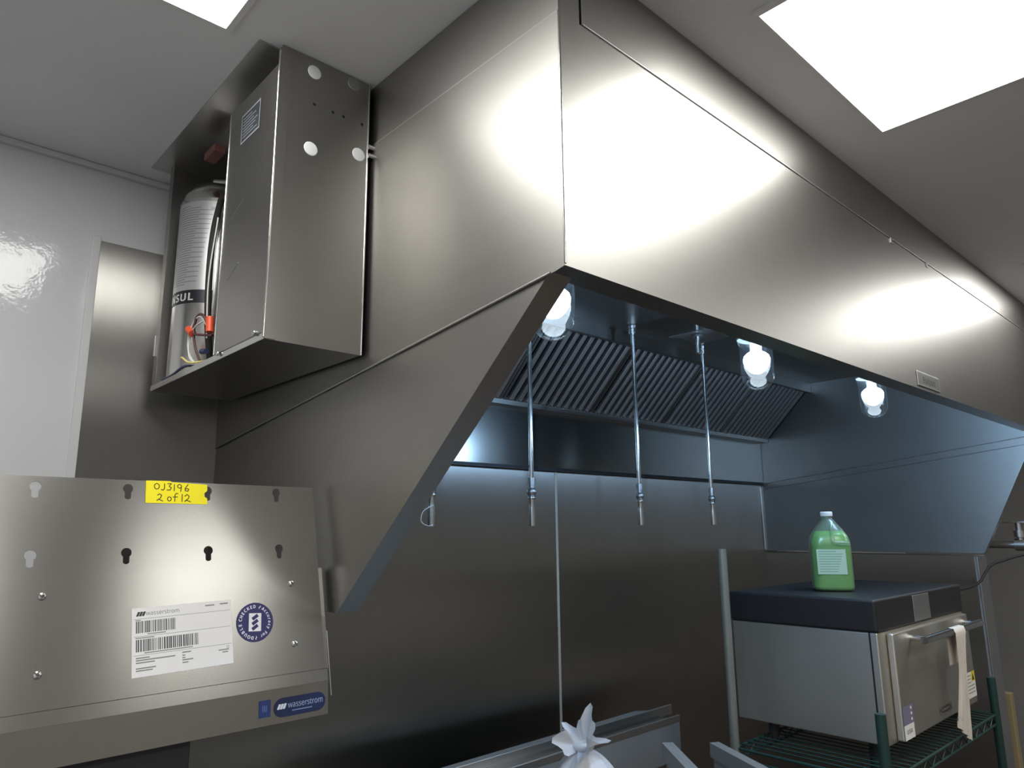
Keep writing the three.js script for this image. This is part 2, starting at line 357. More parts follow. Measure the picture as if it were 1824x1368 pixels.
nozzle(0.452, 0.42, 'nozzle tip peeking out beside the near side skirt, pipe hidden');
nozzle(0.843, 0.42, 'pipe and nozzle drop hanging below the near hood lamp');
nozzle(1.4, 0.42, 'pipe and nozzle drop between near lamp and ceiling bracket');
nozzle(1.885, 0.42, 'pipe and nozzle drop beside the ceiling bracket');
{ // loose safety chain of the hidden nozzle
  const c = mesh('blow_off_cord', tube([[0.447, 1.71, 0.436], [0.41, 1.69, 0.438], [0.405, 1.665, 0.438], [0.43, 1.653, 0.436], [0.447, 1.656, 0.434]], 0.001, 24, 6), M.wireWhite);
  tag(c, 'thin pale cord looped beside the near nozzle tip', 'cord');
}
// bracket plate under the hood's top
const br = thing('detector_bracket', 'flat steel bracket plate with a short pipe under the hood roof', 'bracket', [1.545, 2.352, 0.62]);
mesh('plate', (() => { const g = new THREE.BoxGeometry(0.17, 0.003, 0.15, 8, 1, 1); const p = g.attributes.position; for (let i = 0; i < p.count; i++) p.setY(i, p.getY(i) + 0.006 * Math.cos(p.getX(i) * 30)); g.computeVertexNormals(); return uvMetres(g); })(), M.satin, br);
mesh('conduit', rod([-0.01, 0.004, 0], [-0.01, YI - 2.353, 0], 0.008), M.satin, br);
mesh('washer', new THREE.CylinderGeometry(0.022, 0.026, 0.006, 24).translate(-0.01, -0.004, 0), M.castSteel, br);
mesh('short_pipe', rod([-0.01, -0.004, 0], [-0.01, -0.068, 0], 0.0075), M.chrome, br);

// ------------------------------------------------------------------ suppression cabinet on the hood's end
const BX0 = -0.215, BX1 = -0.012, BZ0 = 0.123, BZ1 = 0.80, BY0 = 1.994, BY1 = YC - 0.003;
const cab = thing('suppression_cabinet', 'open stainless steel fire suppression cabinet hung on the hood end', 'cabinet');
mesh('bottom', box(BX0, BX1, BY0, BY0 + 0.002, BZ0, BZ1), M.cabinet, cab);
mesh('side_panel', box(BX0 + 0.001, BX1, BY0 + 0.002, BY1, BZ1 - 0.002, BZ1), M.cabinet, cab);
mesh('side_panel', join([box(BX0, BX1, BY0 + 0.002, BY1, BZ0, BZ0 + 0.002), box(BX0, BX0 + 0.0015, BY0 + 0.002, BY1, BZ0 + 0.002, BZ0 + 0.028)]), M.cabinet, cab);
mesh('back', box(BX1 - 0.002, BX1, BY0 + 0.002, BY1, BZ0 + 0.002, BZ1 - 0.002), M.cabinet, cab);
mesh('top', box(-0.255, BX1, BY1, BY1 + 0.002, 0.085, BZ1 - 0.02), M.satin, cab);
mesh('bottom_flange', rbox(BX0 - 0.002, BX0, BY0, BY0 + 0.014, BZ0, BZ1, 0.0008), M.bright, cab);
mesh('edge_hem', rod([BX1 + 0.001, BY0, BZ1], [BX1 + 0.001, BY1, BZ1], 0.0018), M.bright, cab);
mesh('mounting_rail', box(BX1 + 0.001, -0.001, BY0 + 0.01, BY1 - 0.05, BZ1 - 0.06, BZ1 - 0.03), M.darkSteel, cab);
mesh('mounting_rail', box(BX1 + 0.001, -0.001, BY0 + 0.01, BY1 - 0.05, BZ0 + 0.03, BZ0 + 0.06), M.darkSteel, cab);
const cover = mesh('cover', join([box(BX0 - 0.004, BX0 - 0.002, BY0 + 0.014, 2.569, 0.556, BZ1 + 0.002), box(BX0 - 0.004, BX0 + 0.018, BY0 + 0.001, YC - 0.012, BZ1 + 0.0005, BZ1 + 0.0025), box(BX0 - 0.004, BX0 + 0.01, BY0 + 0.016, 2.569, 0.554, 0.556)]), M.cabinet, cab);
mesh('cover_hem', join([rod([BX0 - 0.004, BY0 + 0.003, BZ1 + 0.002], [BX0 - 0.004, YC - 0.02, BZ1 + 0.002], 0.0022), rod([BX0 - 0.004, BY0 + 0.014, 0.555], [BX0 - 0.004, 2.569, 0.555], 0.0018)]), M.bright, cover);
for (const [y, z] of [[2.012, 0.762], [2.006, 0.582]]) { const s = mesh('screw', new THREE.SphereGeometry(0.0055, 14, 8).scale(0.6, 1, 1), M.chrome, cover); s.position.set(BX0 - 0.006, y, z); }
const plateTex = canvasTexture(256, 160, (c, w, h) => {
  c.fillStyle = '#8f9296'; c.fillRect(0, 0, w, h); c.fillStyle = '#33373d'; c.fillRect(9, 9, w - 18, h - 18);
  c.fillStyle = '#8a9097'; for (let i = 0; i < 7; i++) c.fillRect(24, 26 + i * 17, 120 + ((i * 53) % 80), 5);
});
const np = mesh('name_plate', new THREE.PlaneGeometry(0.096, 0.068), paper(plateTex, 0.75), cover);
np.rotation.y = -Math.PI / 2; np.position.set(BX0 - 0.0047, 2.497, 0.671); np.userData.label = 'dark printed rating plate';
for (const [x, y, m] of [[-0.143, 2.583, M.whitePlastic], [-0.143, 2.408, M.whitePlastic], [-0.033, 2.436, M.whitePlastic], [-0.05, 2.598, M.castSteel]]) {
  const k = mesh('hole_plug', lathe([[0.0001, 0.002], [0.0135, 0.002], [0.0152, 0.0002]], 28).rotateX(Math.PI / 2), m, cab); k.position.set(x, y, BZ1 + 0.0003);
  k.userData.label = m === M.whitePlastic ? 'white round hole plug' : 'grey round knockout';
}
for (const x of [-0.14, -0.097, -0.072, -0.027]) { const k = mesh('screw_hole', new THREE.CircleGeometry(0.0034, 14), M.black, cab); k.position.set(x, 2.51, BZ1 + 0.0005); }
for (const y of [2.46, 2.44]) mesh('bolt', rod([-0.011, y, BZ1 + 0.006], [0.0, y, BZ1 + 0.006], 0.006, 6), M.chrome, cab);
mesh('latch_tab', rbox(BX0 - 0.004, BX0, 2.085, 2.14, BZ0 + 0.001, BZ0 + 0.006, 0.001), M.bright, cab);
for (const [a, b] of [[[2.30, 0.60], [2.325, 0.66]], [[2.16, 0.60], [2.185, 0.655]]]) mesh('scratch', rod([BX0 - 0.0042, a[0], a[1]], [BX0 - 0.0042, b[0], b[1]], 0.0006, 6), M.satin, cover);

// tank standing inside
const tk = thing('agent_tank', 'steel cylinder tank with printed label inside the open cabinet', 'tank', [-0.1145, BY0 + 0.0025, 0.226]);
const TR = 0.0945;
mesh('shell', lathe([[0.0001, 0.004], [TR - 0.012, 0.0], [TR, 0.012], [TR, 0.475], [TR + 0.002, 0.478], [TR, 0.482], [TR - 0.004, 0.5], [TR * 0.8, 0.53], [TR * 0.35, 0.545], [0.0001, 0.546]], 56), M.bright, tk);
mesh('valve', join([new THREE.CylinderGeometry(0.018, 0.022, 0.02, 18).translate(0, 0.555, 0), rod([-0.02, 0.562, 0.0], [0.02, 0.562, 0.03], 0.009)]), M.castSteel, tk);
const ansulTex = canvasTexture(512, 1024, (c, w, h) => {
  c.fillStyle = '#b9bbbb'; c.fillRect(0, 0, w, h);
  c.fillStyle = '#8b8e90'; for (let i = 0; i < 34; i++) c.fillRect(30, 40 + i * 24, 250 + ((i * 97) % 200), 8);
  c.fillStyle = '#9aa0a2'; c.fillRect(w - 60, 60, 30, 30);
  c.fillStyle = '#2c3036'; c.fillRect(0, h - 128, w, 128);
  c.fillStyle = '#e6e6e2'; c.font = 'bold 104px sans-serif'; c.textBaseline = 'middle'; c.fillText('ANSUL', 40, h - 62);
});
const lab = mesh('label', (() => { const g = new THREE.CylinderGeometry(TR + 0.0006, TR + 0.0006, 0.27, 28, 1, true, 0, 1.75); return g; })(), paper(ansulTex, 0.35, { metalness: 0.5 }), tk);
lab.position.y = 0.335; lab.rotation.y = -2.1;
// hose and wiring beside the tank
tag(mesh('hose', tube([[-0.16, 2.45, 0.36], [-0.185, 2.35, 0.4], [-0.195, 2.25, 0.42], [-0.19, 2.12, 0.42], [-0.17, 2.02, 0.4]], 0.008, 30, 10), M.rubber), 'black rubber hose inside the open cabinet', 'hose');
const wr = thing('wire_bundle', 'loose coloured wires with red wire nuts in the open cabinet', 'wires');
const wire = (pts, m, r = 0.0022) => mesh('wire', tube(pts, r, 36, 6), m, wr);
wire([[-0.2, 2.0, 0.44], [-0.214, 2.05, 0.425], [-0.214, 2.095, 0.405], [-0.214, 2.125, 0.42], [-0.213, 2.12, 0.455], [-0.205, 2.09, 0.47]], M.wireBrown, 0.003);
wire([[-0.2, 2.0, 0.43], [-0.214, 2.04, 0.39], [-0.215, 2.08, 0.375], [-0.214, 2.115, 0.4], [-0.213, 2.12, 0.44], [-0.205, 2.08, 0.48]], M.wireWhite);
wire([[-0.2, 2.0, 0.46], [-0.216, 2.03, 0.4], [-0.216, 2.07, 0.385], [-0.215, 2.1, 0.41], [-0.205, 2.11, 0.49]], M.wireWhite, 0.0018);
wire([[-0.214, 2.088, 0.40], [-0.215, 2.08, 0.43], [-0.205, 2.065, 0.5]], M.wireBrown, 0.003);
wire([[-0.2, 2.016, 0.46], [-0.216, 2.02, 0.4], [-0.216, 2.04, 0.35], [-0.213, 2.045, 0.33]], M.wireYellow, 0.0026);
wire([[-0.19, 2.0, 0.45], [-0.21, 2.02, 0.36], [-0.214, 2.012, 0.28], [-0.212, 2.012, 0.2]], M.wireBlue, 0.0032);
wire([[-0.2, 2.07, 0.45], [-0.212, 2.2, 0.47], [-0.212, 2.34, 0.5]], M.wireWhite, 0.0018);
const nut = (a, b) => { const g = rod(a, b, 0.0085, 14); return mesh('wire_nut', g, M.red, wr); };
nut([-0.215, 2.088, 0.402], [-0.216, 2.104, 0.375]); nut([-0.207, 2.075, 0.487], [-0.207, 2.11, 0.482]);
mesh('tape_wrap', rod([-0.212, 2.035, 0.46], [-0.212, 2.03, 0.49], 0.006), M.wireBlue, wr);
tag(mesh('pull_tag', rbox(-0.2, -0.17, 2.555, 2.575, 0.33, 0.40, 0.003), M.redDull), 'dull red tag on the valve above the tank', 'tag');

// ------------------------------------------------------------------ leaning keyhole panel (front left)
const pn = thing('keyhole_panel', 'leaning stainless panel with keyhole slots, yellow tag and labels', 'steel panel', [-0.012, 1.378, 0.716]);
pn.rotation.x = -THREE.MathUtils.degToRad(13.5);
const keyhole = (x, y) => { const p = []; const R = 0.0085, s = 0.0052; for (let i = 0; i <= 18; i++) { const a = -Math.PI / 2 + 0.66 + (i / 18) * (2 * Math.PI - 1.32); p.push([x + R * Math.cos(a), y + R * Math.sin(a)]); } p.push([x - s, y - 0.017], [x - s * 0.4, y - 0.0195], [x + s * 0.4, y - 0.0195], [x + s, y - 0.017]); return p; };
const holes = []; for (const x of [-0.788, -0.648, -0.508, -0.367, -0.227, -0.088]) for (const y of [0.352, 0.237]) holes.push(keyhole(x, y));
mesh('sheet', sheetZ([[-1.0, 0.001], [-0.006, 0.001], [-0.006, 0.365], [-1.0, 0.374]], -0.002, 0, holes), M.shelf, pn);
mesh('lower_band', box(-1.0, -0.002, -0.022, 0.0, -0.002, 0.0012), M.shelf, pn);
const ap = mesh('apron', box(-1.0, -0.002, -0.06, 0, -0.002, 0), M.shelf, pn); ap.position.set(0, -0.0222, 0.0012); ap.rotation.x = THREE.MathUtils.degToRad(9);
mesh('edge_return', join([box(-0.006, 0.002, 0.001, 0.195, -0.002, -0.0005), box(0.0, 0.002, -0.026, 0.195, -0.03, -0.002), rod([0.0025, -0.05, 0.002], [0.0025, 0.07, 0.002], 0.0012)]), M.bright, pn);
for (const [x, y] of [[-0.488, 0.171], [-0.487, 0.053], [-0.066, 0.167], [-0.066, 0.053]]) {
  const s = mesh('screw', lathe([[0.0062, 0], [0.0058, 0.0018], [0.004, 0.0034], [0.0001, 0.004]], 20).rotateX(Math.PI / 2), M.chrome, pn); s.position.set(x, y, 0.0002);
  const d = mesh('cross_slot', join([box(-0.0028, 0.0028, -0.0005, 0.0005, 0, 0.0006), box(-0.0005, 0.0005, -0.0028, 0.0028, 0, 0.0006)]), M.black, s); d.position.z = 0.0037;
}
const yellowTex = canvasTexture(512, 200, (c, w, h) => {
  c.fillStyle = '#f2e413'; c.fillRect(0, 0, w, h);
  c.strokeStyle = '#17170f'; c.lineWidth = 7; c.lineCap = 'round'; c.lineJoin = 'round';
  const st = (pts) => { c.beginPath(); pts.forEach((p, i) => (i ? c.lineTo(p[0], p[1]) : c.moveTo(p[0], p[1]))); c.stroke(); };
  c.beginPath(); c.ellipse(88, 52, 20, 24, 0, 0, 7); c.stroke();                       // O
  st([[150, 28], [150, 70], [140, 84], [124, 80]]);                                     // J
  st([[176, 26], [206, 24], [188, 48], [206, 60], [196, 82], [170, 82]]);               // 3
  st([[232, 30], [230, 86]]);                                                           // 1
  c.beginPath(); c.ellipse(274, 44, 16, 16, 0, 0, 7); c.stroke(); st([[290, 42], [284, 90]]);   // 9
  st([[346, 26], [322, 60], [322, 82], [344, 86], [352, 68], [336, 60], [324, 70]]);    // 6
  st([[96, 130], [112, 118], [128, 130], [120, 154], [90, 176], [106, 166], [138, 180]]); // 2
  c.beginPath(); c.ellipse(192, 160, 15, 18, 0, 0, 7); c.stroke();                      // o
  st([[262, 112], [248, 108], [238, 124], [236, 180]]); st([[222, 142], [258, 140]]);   // f
  st([[298, 116], [296, 180]]);                                                         // 1
  st([[320, 132], [338, 116], [356, 130], [348, 154], [318, 178], [336, 168], [368, 180]]); // 2
});
{ const g = new THREE.ShapeGeometry(polyShape([[-0.055, -0.0205], [0.055, -0.0205], [0.055, -0.009], [0.0495, -0.0055], [0.0495, 0.0015], [0.055, 0.006], [0.055, 0.0185], [-0.011, 0.0205], [-0.012, 0.0225], [-0.055, 0.0215]]));
  const p = g.attributes.position, uv = g.attributes.uv; for (let i = 0; i < p.count; i++) uv.setXY(i, (p.getX(i) + 0.055) / 0.11, (p.getY(i) + 0.0205) / 0.043);
  const o = mesh('yellow_tag', g, paper(yellowTex, 0.55), pn); o.position.set(-0.283, 0.346, 0.0012); o.rotation.z = -0.012; o.userData.label = 'yellow paper tag with handwriting'; }
function waves(c, x, y, s) { for (let k = 0; k < 3; k++) { c.save(); c.translate(x + k * s * 0.62, y); c.transform(1, 0.15, -0.45, 1, 0, 0); c.fillRect(-s * 0.25, -s * 0.5, s * 0.5, s); c.restore(); } }
const shipTex = canvasTexture(1024, 680, (c, w, h) => {
  c.fillStyle = '#e9e9e9'; c.fillRect(0, 0, w, h);
  c.fillStyle = '#3a3a3c'; waves(c, 62, 62, 44);
  c.fillStyle = '#777779'; c.font = '58px sans-serif'; c.fillText('wasserstrom', 136, 80);
  c.fillStyle = '#8a8a8c'; c.fillRect(740, 34, 100, 14); c.fillRect(900, 30, 90, 14);
  c.strokeStyle = '#8d8d8f'; c.lineWidth = 4;
  for (const y of [112, 286, 470]) { c.beginPath(); c.moveTo(20, y); c.lineTo(w - 14, y); c.stroke(); }
  let s = 11; const r = () => { s = (s * 1103515245 + 12345) & 0x7fffffff; return s / 0x7fffffff; };
  c.fillStyle = '#4c4c50';
  for (let x = 40; x < 430;) { const b = 4 + r() * 10; c.fillRect(x, 134, b, 118); x += b + 4 + r() * 8; }
  for (let x = 40; x < 650;) { const b = 4 + r() * 11; c.fillRect(x, 316, b, 120); x += b + 4 + r() * 9; }
  c.fillStyle = '#88888a'; c.fillRect(150, 262, 180, 10); c.fillRect(120, 446, 480, 10); c.fillRect(36, 120, 50, 9); c.fillRect(36, 296, 180, 10);
  for (const [x, y, l] of [[40, 490, 130], [40, 512, 380], [40, 536, 180], [40, 590, 190], [40, 612, 160], [490, 490, 90], [490, 520, 30], [490, 544, 30], [490, 566, 110], [490, 592, 60], [870, 520, 110], [910, 544, 60]]) c.fillRect(x, y, l, 12);
  c.strokeRect(960, 490, 20, 24);
});
sheet('shipping_label', 0.169, 0.112, paper(shipTex, 0.5), pn, -0.271, 0.0872, 0.0008, 0.02, 'white shipping label with two barcodes');
const roundTex = canvasTexture(512, 512, (c, w) => {
  c.fillStyle = '#2b2a62'; c.fillRect(0, 0, w, w);
  c.fillStyle = '#e8e8ee'; c.textAlign = 'center'; c.textBaseline = 'middle';
  const arc = (text, start, step, font) => { c.font = font; [...text].forEach((ch, i) => { const a = start + i * step; c.save(); c.translate(256 + 205 * Math.sin(a), 256 - 205 * Math.cos(a)); c.rotate(a); c.fillText(ch, 0, 0); c.restore(); }); };
  arc('DOUBLE', -2.92, 0.245, 'bold 60px sans-serif'); arc('CHECKED', -1.36, 0.225, 'bold 60px sans-serif');
  arc('Accuracy', 0.62, 0.2, 'bold 56px sans-serif'); arc('For', 2.36, 0.18, 'bold 56px sans-serif');
  for (const a of [0.36, 3.1]) { c.save(); c.translate(256 + 205 * Math.sin(a), 256 - 205 * Math.cos(a)); c.rotate(a + 0.4); c.beginPath(); c.moveTo(-8, -30); c.lineTo(14, -6); c.lineTo(2, -2); c.lineTo(12, 30); c.lineTo(-14, 4); c.lineTo(-2, 0); c.fill(); c.restore(); }
  c.save(); c.translate(256, 256); c.rotate(0.06); c.fillRect(-86, -118, 172, 236); c.fillStyle = '#2b2a62';
  for (let k = -1; k <= 1; k++) { c.save(); c.translate(0, k * 66); c.rotate(-0.62); c.fillRect(-46, -22, 92, 44); c.restore(); }
  c.restore();
});
{ const o = mesh('round_sticker', new THREE.CircleGeometry(0.0355, 48), paper(roundTex, 0.45), pn); o.position.set(-0.143, 0.1, 0.0008); o.userData.label = 'dark blue round sticker with white ring lettering'; }
const logoTex = canvasTexture(640, 200, (c, w, h) => {
  c.fillStyle = '#1d2848'; c.fillRect(0, 0, w, h);
  c.fillStyle = '#d9dde6'; waves(c, 62, 88, 54); c.fillStyle = '#9aa7c0'; c.font = '84px sans-serif'; c.fillText('wasserstrom', 168, 112, 440); c.fillStyle = '#6f80a6'; c.fillRect(220, 140, 250, 12);
});
{ const hw = 0.052, hh = 0.0165, pts = []; for (let i = 0; i <= 12; i++) { const a = -Math.PI / 2 + i / 12 * Math.PI; pts.push([hw - hh + hh * Math.cos(a), hh * Math.sin(a)]); } for (let i = 0; i <= 12; i++) { const a = Math.PI / 2 + i / 12 * Math.PI; pts.push([-hw + hh + hh * Math.cos(a), hh * Math.sin(a)]); }
  const g = new THREE.ShapeGeometry(polyShape(pts)); const p = g.attributes.position, uv = g.attributes.uv; for (let i = 0; i < p.count; i++) uv.setXY(i, (p.getX(i) + hw) / (2 * hw), (p.getY(i) + hh) / (2 * hh));
  const o = mesh('logo_sticker', g, paper(logoTex, 0.4), ap); o.position.set(-0.06, -0.034, 0.0008); o.userData.label = 'dark blue rounded logo sticker'; }
const sqTex = canvasTexture(64, 96, (c, w, h) => { c.fillStyle = '#28386b'; c.fillRect(0, 0, w, h); c.fillStyle = '#5a6ea3'; for (let i = 0; i < 3; i++) c.fillRect(18 + i * 10, 30, 5, 34); });
sheet('small_sticker', 0.022, 0.029, paper(sqTex, 0.45), ap, -0.129, -0.031, 0.0008, 0, 'small blue square sticker');

// dark cabinet that carries the panel
const dc = thing('base_cabinet', 'dark grey cabinet under the leaning keyhole panel', 'cabinet', [-0.65, 0, 0.44]);
mesh('body', rbox(-0.395, 0.395, 0.08, 1.315, -0.25, 0.25, 0.006), M.darkSteel, dc);
mesh('door', rbox(-0.39, 0.39, 0.1, 1.31, 0.25, 0.262, 0.004), M.darkSteel, dc);
for (const [x, z] of [[-0.35, -0.2], [0.35, -0.2], [-0.35, 0.2], [0.35, 0.2]]) mesh('foot', rod([x, 0, z], [x, 0.08, z], 0.018), M.satin, dc);

// ------------------------------------------------------------------ green wire rack, oven, jug
const RKY = 1.0, rk = thing('wire_rack', 'dark green coated wire rack carrying the countertop oven', 'wire rack');
const PX0 = 1.28, PX1 = 2.25, PZ0 = 0.818, PZ1 = 1.245;
for (const [x, z, top, m] of [[PX0, PZ0, 1.574, M.rackPost], [PX0, PZ1, 1.165, M.rack], [PX1, PZ0, 1.3, M.rack], [PX1, PZ1, 1.12, M.rack]]) { const p = mesh('post', rod([x, 0, z], [x, top, z], 0.0135, 16), m, rk); if (m === M.rackPost) p.userData.label = 'tall grey metal rear post'; }
for (const y of [RKY, 0.35]) {
  for (const z of [PZ0, PZ1]) { mesh('edge_rail', join([rod([PX0, y, z], [PX1, y, z], 0.0045, 8), rod([PX0, y - 0.03, z], [PX1, y - 0.03, z], 0.004, 8)]), M.rack, rk); }
  for (const x of [PX0, PX1]) { mesh('edge_rail', join([rod([x, y, PZ0], [x, y, PZ1], 0.0045, 8), rod([x, y - 0.03, PZ0], [x, y - 0.03, PZ1], 0.004, 8)]), M.rack, rk); }
  const n = 28, wg = rod([0, 0, PZ0], [0, 0, PZ1], 0.0024, 6);
  for (let i = 1; i < n; i++) { const w = mesh('shelf_wire', wg, M.rack, rk); w.position.set(PX0 + (PX1 - PX0) * i / n, y + 0.005, 0); }
  for (const z of [PZ0, PZ1]) { const zz = []; const k = 24; for (let i = 0; i < k; i++) { const a = PX0 + (PX1 - PX0) * i / k, b = PX0 + (PX1 - PX0) * (i + 1) / k; zz.push(rod([a, y - (i % 2 ? 0 : 0.03), z], [b, y - (i % 2 ? 0.03 : 0), z], 0.0026, 6)); } mesh('truss_wire', join(zz), M.rack, rk); }
}
const OX0 = 1.418, OX1 = 2.17, OZ0 = 0.755, OZ1 = 1.205, OY0 = 1.05, OYM = 1.345, OYT = 1.435;
const ov = thing('countertop_oven', 'countertop oven with black top and steel door on the green rack', 'oven');
mesh('body', rbox(OX0, OX1, OY0, OYM, OZ0, OZ1, 0.004), M.oven, ov);
mesh('side_seam', box(OX0 - 0.0006, OX0 + 0.004, OY0 + 0.002, OYM, OZ1 - 0.024, OZ1 - 0.019), M.black, ov);
mesh('top_housing', rbox(OX0 - 0.004, OX1 + 0.004, OYM, OYT, OZ0 - 0.004, OZ1 + 0.004, 0.008, 3), M.blackPlastic, ov);
const dr = mesh('door', rbox(OX0 + 0.06, OX1 - 0.02, OY0 + 0.004, OYM - 0.006, OZ1, OZ1 + 0.02, 0.005), M.oven, ov);
mesh('handle', join([rod([1.58, 1.315, OZ1 + 0.065], [2.13, 1.315, OZ1 + 0.065], 0.011, 20), rod([1.61, 1.315, OZ1 + 0.018], [1.61, 1.315, OZ1 + 0.065], 0.008), rod([2.1, 1.315, OZ1 + 0.018], [2.1, 1.315, OZ1 + 0.065], 0.008)]), M.bright, dr);
mesh('control_display', rbox(1.70, 1.84, 1.352, 1.428, OZ1 + 0.004, OZ1 + 0.007, 0.001), M.satin, ov);
const brandTex = canvasTexture(256, 64, (c, w, h) => { c.fillStyle = '#6b675e'; c.fillRect(0, 0, w, h); c.fillStyle = '#3c3a36'; c.beginPath(); c.ellipse(128, 32, 118, 26, 0, 0, 7); c.fill(); c.fillStyle = '#8d897e'; for (let i = 0; i < 6; i++) c.fillRect(48 + i * 28, 22, 16, 20); });
sheet('brand_badge', 0.11, 0.022, paper(brandTex, 0.4), dr, 1.83, 1.085, OZ1 + 0.0207);
const usaTex = canvasTexture(192, 320, (c, w, h) => { c.fillStyle = '#77748c'; c.fillRect(0, 0, w, 180); c.fillStyle = '#e4e4e0'; c.fillRect(0, 180, w, 140); for (let i = 0; i < 3; i++) { c.beginPath(); c.arc(160, 34 + i * 54, 15, 0, 7); c.fill(); } c.fillStyle = '#55555c'; c.font = 'bold 58px sans-serif'; c.textAlign = 'center'; c.fillText('USA', w / 2, 268); });
sheet('sticker', 0.075, 0.088, paper(usaTex, 0.5), dr, 1.52, 1.1, OZ1 + 0.0207, 0, 'purple and white sticker reading USA');
const warnTex = canvasTexture(192, 256, (c, w, h) => { c.fillStyle = '#dcdcd4'; c.fillRect(0, 0, w, h); c.fillStyle = '#d8c93a'; c.fillRect(110, 0, 82, 100); c.fillStyle = '#2d2a1a'; c.beginPath(); c.moveTo(150, 10); c.lineTo(176, 90); c.lineTo(128, 90); c.fill(); c.fillStyle = '#88887f'; for (let i = 0; i < 6; i++) c.fillRect(14, 30 + i * 34, i < 3 ? 84 : 160, 10); });
sheet('sticker', 0.09, 0.08, paper(warnTex, 0.5), dr, 2.1, 1.115, OZ1 + 0.0207, 0, 'white and yellow warning sticker');
for (const [x, z] of [[OX0 + 0.05, OZ0 + 0.09], [OX1 - 0.06, OZ0 + 0.09], [OX0 + 0.05, OZ1 - 0.05], [OX1 - 0.06, OZ1 - 0.05]]) mesh('foot', rod([x, RKY + 0.008, z], [x, OY0 + 0.002, z], 0.016), M.rubber, ov);
{ // towel over the handle
  const cols = 10, rows = 26, pos = [], idx = [];
  const ztop = OZ1 + 0.065, r = 0.0135;
  const path = (t) => { if (t < 0.12) { const y = 1.315 - 0.1 * (0.12 - t) / 0.12; return [y, ztop - r]; } if (t < 0.22) { const a = (t - 0.12) / 0.1 * Math.PI; return [1.315 + r * Math.sin(a), ztop - r * Math.cos(a)]; } const k = (t - 0.22) / 0.78; return [1.315 - 0.3 * k, ztop + r - 0.02 * k]; };
  for (let j = 0; j <= rows; j++) { const t = j / rows, [y, z] = path(t), w = 0.1 - 0.035 * Math.sin(Math.min(1, Math.max(0, (t - 0.22) / 0.6)) * Math.PI) + 0.02 * Math.max(0, t - 0.8);
    for (let i = 0; i <= cols; i++) { const s = i / cols - 0.5; pos.push(1.865 + s * w - 0.03 * Math.max(0, t - 0.5), y - (t > 0.9 ? 0.06 * s : 0), z + 0.006 * Math.sin(s * 18) * Math.min(1, Math.max(0, t - 0.2) * 2.2)); } }
  for (let j = 0; j < rows; j++) for (let i = 0; i < cols; i++) { const a = j * (cols + 1) + i, b = a + 1, c = a + cols + 1, d = c + 1; idx.push(a, c, b, b, c, d); }
  const g = new THREE.BufferGeometry(); g.setAttribute('position', new THREE.Float32BufferAttribute(pos, 3)); g.setIndex(idx); g.computeVertexNormals();
  tag(mesh('towel', g, M.towel), 'pale cloth towel hanging from the oven handle', 'towel');
}
// jug
const jg = thing('cleaner_jug', 'translucent plastic jug of green liquid on the black oven top', 'jug', [1.655, OYT, 0.99]);
jg.rotation.y = -1.05; jg.scale.setScalar(0.87);
function squircle(prof, power = 4, seg = 40, sx = 1, sz = 1) {   // lofted rounded-square sections [half width, y]
  const pos = [], idx = [];
  prof.forEach(([r, y, round]) => { const n = 2 + (power - 2) * (round ?? 1); for (let i = 0; i < seg; i++) { const a = i / seg * Math.PI * 2, c = Math.cos(a), s = Math.sin(a), k = Math.pow(Math.pow(Math.abs(c), n) + Math.pow(Math.abs(s), n), -1 / n); pos.push(r * k * c * sx, y, r * k * s * sz); } });
  for (let j = 0; j < prof.length - 1; j++) for (let i = 0; i < seg; i++) { const a = j * seg + i, b = j * seg + (i + 1) % seg, c = a + seg, d = b + seg; idx.push(a, c, b, b, c, d); }
  const g = new THREE.BufferGeometry(); g.setAttribute('position', new THREE.Float32BufferAttribute(pos, 3)); g.setIndex(idx); g.computeVertexNormals(); return g;
}
const JR = 0.071;
mesh('bottle', squircle([[0.001, 0.002], [JR * 0.86, 0.001], [JR * 0.97, 0.006], [JR, 0.016], [JR, 0.10], [JR, 0.165], [JR * 0.98, 0.18], [JR * 0.9, 0.2, 0.9], [JR * 0.68, 0.225, 0.7], [JR * 0.42, 0.25, 0.3], [0.021, 0.262, 0], [0.019, 0.268, 0], [0.019, 0.274, 0]]), M.jug, jg);
mesh('liquid', squircle([[0.001, 0.004], [JR * 0.84, 0.0035], [JR * 0.95, 0.008], [JR * 0.975, 0.018], [JR * 0.975, 0.10], [JR * 0.975, 0.165], [JR * 0.955, 0.18], [JR * 0.875, 0.2, 0.9], [JR * 0.71, 0.218, 0.75], [0.001, 0.2182, 0.75]]), M.liquid, jg);
mesh('cap', lathe([[0.0001, 0.29], [0.0205, 0.29], [0.022, 0.287], [0.022, 0.274], [0.0195, 0.273]], 28), M.whitePlastic, jg);
mesh('handle_bar', tube([[0.012, 0.252, 0.026], [0.008, 0.225, 0.05], [0.006, 0.19, 0.069], [0.008, 0.178, 0.0735], [0.04, 0.174, 0.0735], [0.062, 0.172, 0.069]], 0.007, 30, 10), M.jug, jg);
const jugTex = canvasTexture(320, 300, (c, w, h) => { c.fillStyle = '#a9c6b2'; c.fillRect(0, 0, w, h); c.fillStyle = '#7fa489'; for (let i = 0; i < 9; i++) c.fillRect(24, 22 + i * 30, 190 + ((i * 71) % 80), 11); });
sheet('label', 0.1, 0.09, paper(jugTex, 0.5), jg, -0.004, 0.107, JR + 0.0012, 0, 'pale printed label');

